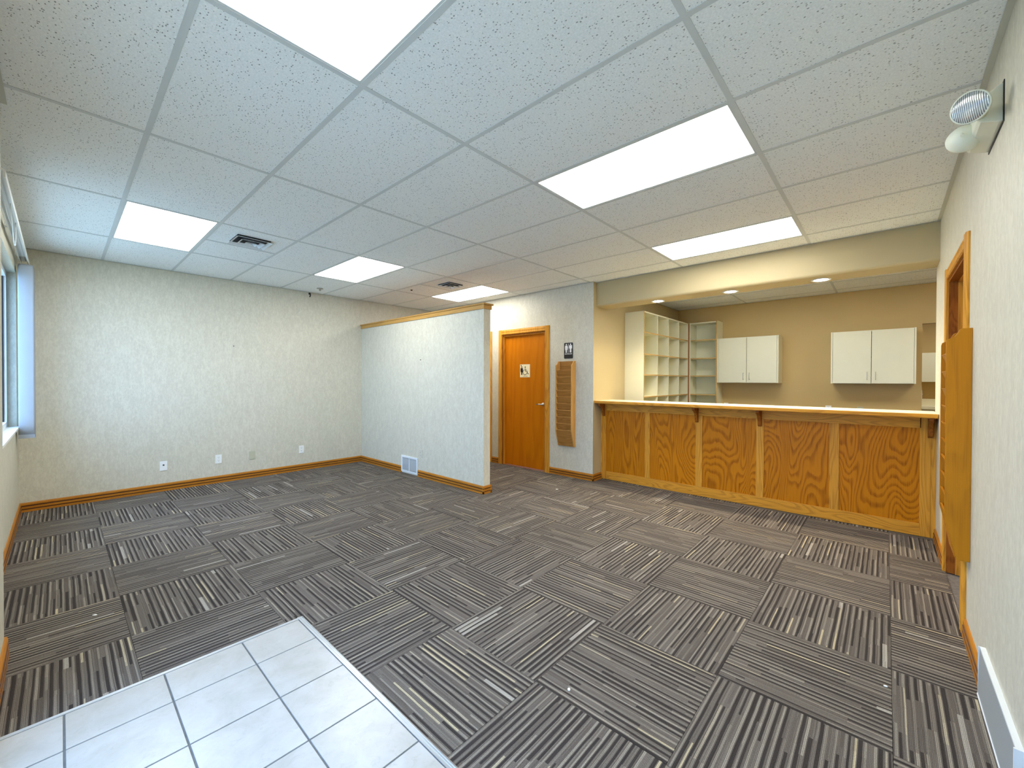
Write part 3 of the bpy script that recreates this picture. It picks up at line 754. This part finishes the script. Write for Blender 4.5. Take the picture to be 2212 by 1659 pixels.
def nail(loc, ax, label):
    bm = bmesh.new(); lathe(bm, [(0, 0), (.003, 0), (.003, .012), (.006, .012), (.006, .015), (0, .015)], (0, 0, 0), ax, 10)
    tag(obj('wall_nail', mesh('wall_nail', bm, 'sign_dark'), None, loc), label, 'nail', 'nails left in the walls')
nail((XW, 1.593, 1.831), (1, 0, 0), 'small dark nail left in the middle of the long wallpapered wall')
nail((-4.869, YP, 1.662), (0, -1, 0), 'small dark nail left in the face of the partition')
bm = bmesh.new(); tube(bm, [(0, 0, 0), (.030, 0, -.002), (.034, 0, -.03), (.022, -.004, -.055)], .008, 8); lathe(bm, [(0, 0), (.016, 0), (.016, .004), (0, .004)], (0, 0, 0), (1, 0, 0), 14)
tag(obj('wall_hook', mesh('wall_hook', bm, 'black'), None, (XW, 2.592, 2.700)), 'black hook high on the long wall, just under the ceiling', 'hook')

# air grille in the partition
t = thing('air_grille', 'white two-section air grille at the foot of the partition', 'air grille', (-5.141, YP-.001, .018))
gw, gh, gt = .412, .242, .014
bm = bmesh.new()
for b in ((-gw/2, gw/2, 0, .030), (-gw/2, gw/2, gh-.030, gh), (-gw/2, -gw/2+.030, .030, gh-.030), (gw/2-.030, gw/2, .030, gh-.030), (-.009, .009, .030, gh-.030)):
    box(bm, b[0], b[1], -gt, 0, b[2], b[3])
obj('frame', mesh('frame', bm, 'vent', .001), t)
bm = bmesh.new(); box(bm, -gw/2+.03, gw/2-.03, -.002, 0, .03, gh-.03); obj('duct_opening', mesh('duct_opening', bm, 'mesh_grey'), t)
for s in (-1, 1):
    for k in range(14):
        z = .036+k*.0130; bm = bmesh.new(); x0, x1 = (s*.009, s*(gw/2-.03)); x0, x1 = min(x0, x1), max(x0, x1)
        prism(bm, [(-.011, z), (-.0100, z+.001), (-.002, z+.009), (-.003, z+.008)], 'x', x0, x1); obj('louvre', mesh('louvre', bm, 'vent'), t)
# baseboard register at the near right
t = thing('wall_register', 'long low white wall register with grey mesh at the lower right corner', 'register', (XE, 2.36, .0))
bm = bmesh.new()
prism(bm, [(0, 0), (-.022, 0), (-.022, .018), (-.006, .020), (-.006, .196), (-.017, .206), (-.017, .213), (0, .213)], 'y', -.327, .342)
obj('frame', mesh('frame', bm, 'vent'), t)
B('end_cap', [(-.022, 0, -.335, -.327, 0, .213)], 'vent', t); B('end_cap', [(-.022, 0, .342, .348, 0, .213)], 'vent', t)
bm = bmesh.new()
prism(bm, [(-.0215, .018), (-.0225, .018), (-.0175, .206), (-.0165, .206)], 'y', -.325, .340); obj('mesh_face', mesh('mesh_face', bm, 'mesh_grey'), t)
B('baseplate', [(-.024, 0, -.335, .348, .0, .006)], 'vent', t)

# ================================================================== VERTICAL BLIND
t = thing('vertical_blind', 'vertical blind with white vanes stacked back at the left edge', 'blind', (0, 0, 0))
bm = bmesh.new()
bx0, bx1 = -6.40, -3.70
prism(bm, [(-.262, 2.520), (-.262, 2.560), (-.250, 2.566), (-.212, 2.566), (-.202, 2.556), (-.202, 2.516), (-.210, 2.516), (-.212, 2.552), (-.226, 2.552), (-.226, 2.546), (-.240, 2.546), (-.240, 2.552), (-.252, 2.552), (-.254, 2.520)], 'x', bx0, bx1)
obj('head_rail', mesh('head_rail', bm, 'vinyl'), t)
B('track_groove', [(bx0+.01, bx1-.01, -.238, -.228, 2.547, 2.5515)], 'black', t)
for x in (-6.2, -5.1, -3.95):
    B('bracket', [(x-.012, x+.012, YS, -.215, 2.566, 2.569), (x-.012, x+.012, YS, YS+.003, 2.52, 2.60)], 'vinyl', t)
bm = bmesh.new(); cyv = -.216; nn = 8; zt, zb = 2.478, .802
rows = []
for z, hw in ((zb, .052), (zb+.12, .052), (zt-.06, .052), (zt-.02, .050), (zt, .044)):
    rows.append([bm.verts.new((.006*math.sin(PI*k/nn), cyv+hw*(2*k/nn-1), z)) for k in range(nn+1)])
for a, b in zip(rows, rows[1:]):
    for k in range(nn): bm.faces.new((a[k], a[k+1], b[k+1], b[k])).smooth = True
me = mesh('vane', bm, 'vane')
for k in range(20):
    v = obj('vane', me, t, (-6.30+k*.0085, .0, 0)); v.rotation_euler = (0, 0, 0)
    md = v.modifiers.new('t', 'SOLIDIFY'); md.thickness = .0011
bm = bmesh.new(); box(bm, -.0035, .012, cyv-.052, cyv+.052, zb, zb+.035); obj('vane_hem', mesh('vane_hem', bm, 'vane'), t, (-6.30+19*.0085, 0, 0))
bm = bmesh.new()
tube(bm, [(-4.30, -.215, 2.535), (-4.42, -.214, 2.44), (-4.52, -.213, 2.36), (-4.60, -.212, 2.325), (-4.68, -.212, 2.34), (-4.75, -.213, 2.42), (-4.80, -.215, 2.535)], .0022, 6)
tube(bm, [(-3.9, -.235, 2.53), (-4.5, -.236, 2.495), (-5.0, -.236, 2.53)], .0022, 6)
obj('cord', mesh('cord', bm, 'vinyl'), t)

# ================================================================== RECEPTION COUNTER
yC = 5.127; CL, CR = XJ, XE
t = thing('reception_counter', 'oak panelled reception counter with cream top under the soffit', 'counter', ((CL+CR)/2, yC, 0)); ox = (CL+CR)/2
def cb(name, x0, x1, y0, y1, z0, z1, m, bev=0, parent=None, mats=None):
    bm = bmesh.new(); cx, cz = (x0+x1)/2, (z0+z1)/2
    box(bm, x0-cx, x1-cx, y0, y1, z0-cz, z1-cz)
    return obj(name, mesh(name, bm, m, bev), parent or t, (cx-ox, 0, cz))
cb('carcass', CL, CR, .012, .115, 0, 1.066, 'beige')
cb('top_rail', CL+.075, CR-.095, -.006, .011, .962, 1.066, 'oak_x', .0015)
cb('bottom_rail', CL+.075, CR-.100, -.006, .011, 0.004, .114, 'oak_x', .0015)
st = [(CL+.0, -2.886), (-2.316, -2.248), (-1.682, -1.606), (-1.046, -.972), (-.409, -.333), (.226, .296)]
for k, (a, b) in enumerate(st):
    full_h = k in (0, 5)
    cb('stile', a, b, -.006, .011, 0.004 if full_h else .114, 1.066 if full_h else .962, 'oak_v', .0015)
cb('filler_strip', .296, CR, -.002, .011, 0.004, 1.066, 'oak_v')
cb('filler_strip', CL+.0, CL+.018, -.012, -.006, 0.004, 1.066, 'oak_v')
for (a, b), (c, d) in zip(st, st[1:]):
    cb('oak_panel', b-.004, c+.004, .004, .011, .110, .966, 'oak_panel')
# top: laminate slab with an oak nosing
cb('laminate_top', CL, CR, -.190, .30, 1.070, 1.100, 'laminate')
cb('subtop', CL, CR, -.185, .28, 1.062, 1.070, 'oak_x')
cb('oak_nosing', CL, CR-.004, -.208, -.190, 1.068, 1.1005, 'oak_x', .003)
for x in (CL+.045, -1.664, -1.009, CR-.040):
    bm = bmesh.new()
    prism(bm, [(-.006, 0), (-.150, 0), (-.150, -.022), (-.138, -.034), (-.105, -.046), (-.075, -.070), (-.058, -.105), (-.050, -.140), (-.040, -.168), (-.022, -.180), (-.006, -.180)], 'x', -.016, .016)
    obj('corbel', mesh('corbel', bm, 'dark_oak', .002), t, (x-ox, 0, 1.062))

# ================================================================== OFFICE SHELVES
ZS = [.10, .46, .80, 1.133, 1.463, 1.775, 2.100]
t = thing('shelf_unit', 'white cubby shelf unit along the office side wall, in square compartments', 'shelf unit', (XJ, 5.815, 0), 'office shelves behind the counter')
FX = -2.655; y0u, y1u, zt = 5.815, 7.67, 2.412; th = .018; dx = FX-XJ
def ub(name, x0, x1, y0, y1, z0, z1, m, par=None):
    bm = bmesh.new(); box(bm, x0, x1, y0, y1, z0, z1); return obj(name, mesh(name, bm, m), par or t)
L = y1u-y0u
ub('side_panel', 0, dx, 0, th, 0, zt, 'melamine'); ub('side_panel', 0, dx, L-th, L, 0, zt, 'melamine')
ub('back_panel', 0, .008, th, L-th, .02, zt-.02, 'melamine'); ub('top_board', 0, dx, th, L-th, zt-.02, zt, 'melamine')
ub('edge_strip', dx, dx+.002, 0, th, 0, zt, 'shelf_edge')
dv = [6.322, 6.762, 7.222]
for z in ZS:
    ub('shelf', .008, dx-.003, th, L-th, z-.009, z+.009, 'melamine')
    ub('shelf_edge', dx-.003, dx-.001, th, L-th, z-.009, z+.009, 'shelf_edge')
zz = [.0]+ZS+[zt-.02]
for y in dv:
    for a, b in zip(zz, zz[1:]):
        ub('divider', .008, dx-.003, y-y0u-.007, y-y0u+.007, a+.009, b-(.009 if b in ZS else 0), 'melamine')
        ub('divider_edge', dx-.003, dx-.001, y-y0u-.007, y-y0u+.007, a+.009, b-(.009 if b in ZS else 0), 'melamine')
t = thing('shelf_unit', 'white open shelf unit in the office corner against the back wall', 'shelf unit', (-2.655, 7.66, 0), 'office shelves behind the counter')
w2 = -2.167+2.655; dp = YB-7.66
ub('corner_post', 0, .022, -.004, .020, 0, 2.405, 'edge')
ub('side_panel', .022, .040, 0, dp, 0, 2.418, 'melamine'); ub('side_panel', w2-.018, w2, 0, dp, 0, 2.424, 'melamine')
ub('back_panel', .040, w2-.018, dp-.008, dp, .02, 2.40, 'melamine'); ub('top_board', .040, w2-.018, 0, dp, 2.396, 2.414, 'melamine')
ub('edge_strip', w2-.018, w2, -.002, 0, 0, 2.424, 'shelf_edge')
for z in ZS:
    ub('shelf', .040, w2-.018, .002, dp-.008, z-.009, z+.009, 'melamine'); ub('shelf_edge', .040, w2-.018, 0, .002, z-.009, z+.009, 'shelf_edge')

# ================================================================== WALL CABINETS
def handle(bm, x, z0, z1, yf):
    tube(bm, [(x, yf, z0), (x, yf-.022, z0+.002), (x, yf-.028, z0+.012), (x, yf-.028, z1-.012), (x, yf-.022, z1-.002), (x, yf, z1)], .0038, 8)
def cabinet(x0, x1, z0, z1, yb, d, label, doors=2):
    t = thing('wall_cabinet', label, 'cabinet', ((x0+x1)/2, yb, z0), 'white wall cabinets in the office')
    h = z1-z0; w = x1-x0; a, b = -w/2, w/2; g = .019
    def q(name, p, m='melamine', par=None, bev=0):
        bm = bmesh.new(); box(bm, *p); return obj(name, mesh(name, bm, m, bev), par or t)
    q('side_panel', (a, a+g, -d, 0, 0, h)); q('side_panel', (b-g, b, -d, 0, 0, h))
    q('top_panel', (a+g, b-g, -d+.024, 0, h-g, h)); q('bottom_panel', (a+g, b-g, -d+.024, 0, 0, g)); q('back_panel', (a+g, b-g, -.008, 0, g, h-g)); q('inner_shelf', (a+g, b-g, -d+.03, -.008, h/2, h/2+g))
    wd = (w-2*g)/doors
    for k in range(doors):
        u0, u1 = a+g+k*wd+.003, a+g+(k+1)*wd-.003
        dr = q('cabinet_door', (u0, u1, -d+.002, -d+.021, .004, h-.003), bev=.001)
        bm = bmesh.new(); hxx = (u1-.042) if k == 0 else (u0+.042); handle(bm, hxx, .055, .165, -d+.002)
        obj('handle', mesh('handle', bm, 'chrome'), dr)
    return t
cabinet(-2.165, -1.262, 1.345, 2.107, YB, .33, 'white two-door wall cabinet beside the corner shelves')
cabinet(-.604, .297, 1.343, 2.096, YB, .33, 'white two-door wall cabinet near the right end of the counter')
cabinet(.425, .905, 1.368, 1.905, 11.05, .33, 'white cabinet in the far room, seen through the opening at right', 1)
t = thing('base_cabinet', 'cream counter with a splashback in the far room, mostly hidden', 'cabinet', (.9, 11.045, 0))
def fb(name, p, m):
    bm = bmesh.new(); box(bm, *p); obj(name, mesh(name, bm, m), t)
fb('carcass', (-.6, .6, -.56, 0, 0, .88), 'melamine'); fb('worktop', (-.6, .6, -.60, 0, .88, .925), 'laminate'); fb('splashback', (-.6, .6, -.02, 0, .925, 1.05), 'laminate')

# ================================================================== SCRAPS ON THE CARPET
for k, (x, y, s, lab) in enumerate(((-1.031, 1.515, .010, 'tiny white scrap on the carpet just in front of the picture centre'), (.009, 2.494, .010, 'tiny white scrap on the carpet near the right wall'),
        (-3.394, .132, .012, 'tiny white scrap on the carpet near the corner of the ceramic tiles'), (-3.065, 4.22, .018, 'tiny pale scrap on the carpet in front of the counter end'))):
    bm = bmesh.new(); pts = [(s*math.cos(a)*random.uniform(.6, 1.1), s*.6*math.sin(a)*random.uniform(.7, 1.1)) for a in [q*2*PI/7 for q in range(7)]]
    prism(bm, pts, 'z', .0, .0035)
    tag(obj('paper_scrap', mesh('paper_scrap', bm, 'scrap'), None, (x, y, .0003), random.random()*3), lab, 'paper scrap', 'white scraps on the carpet')
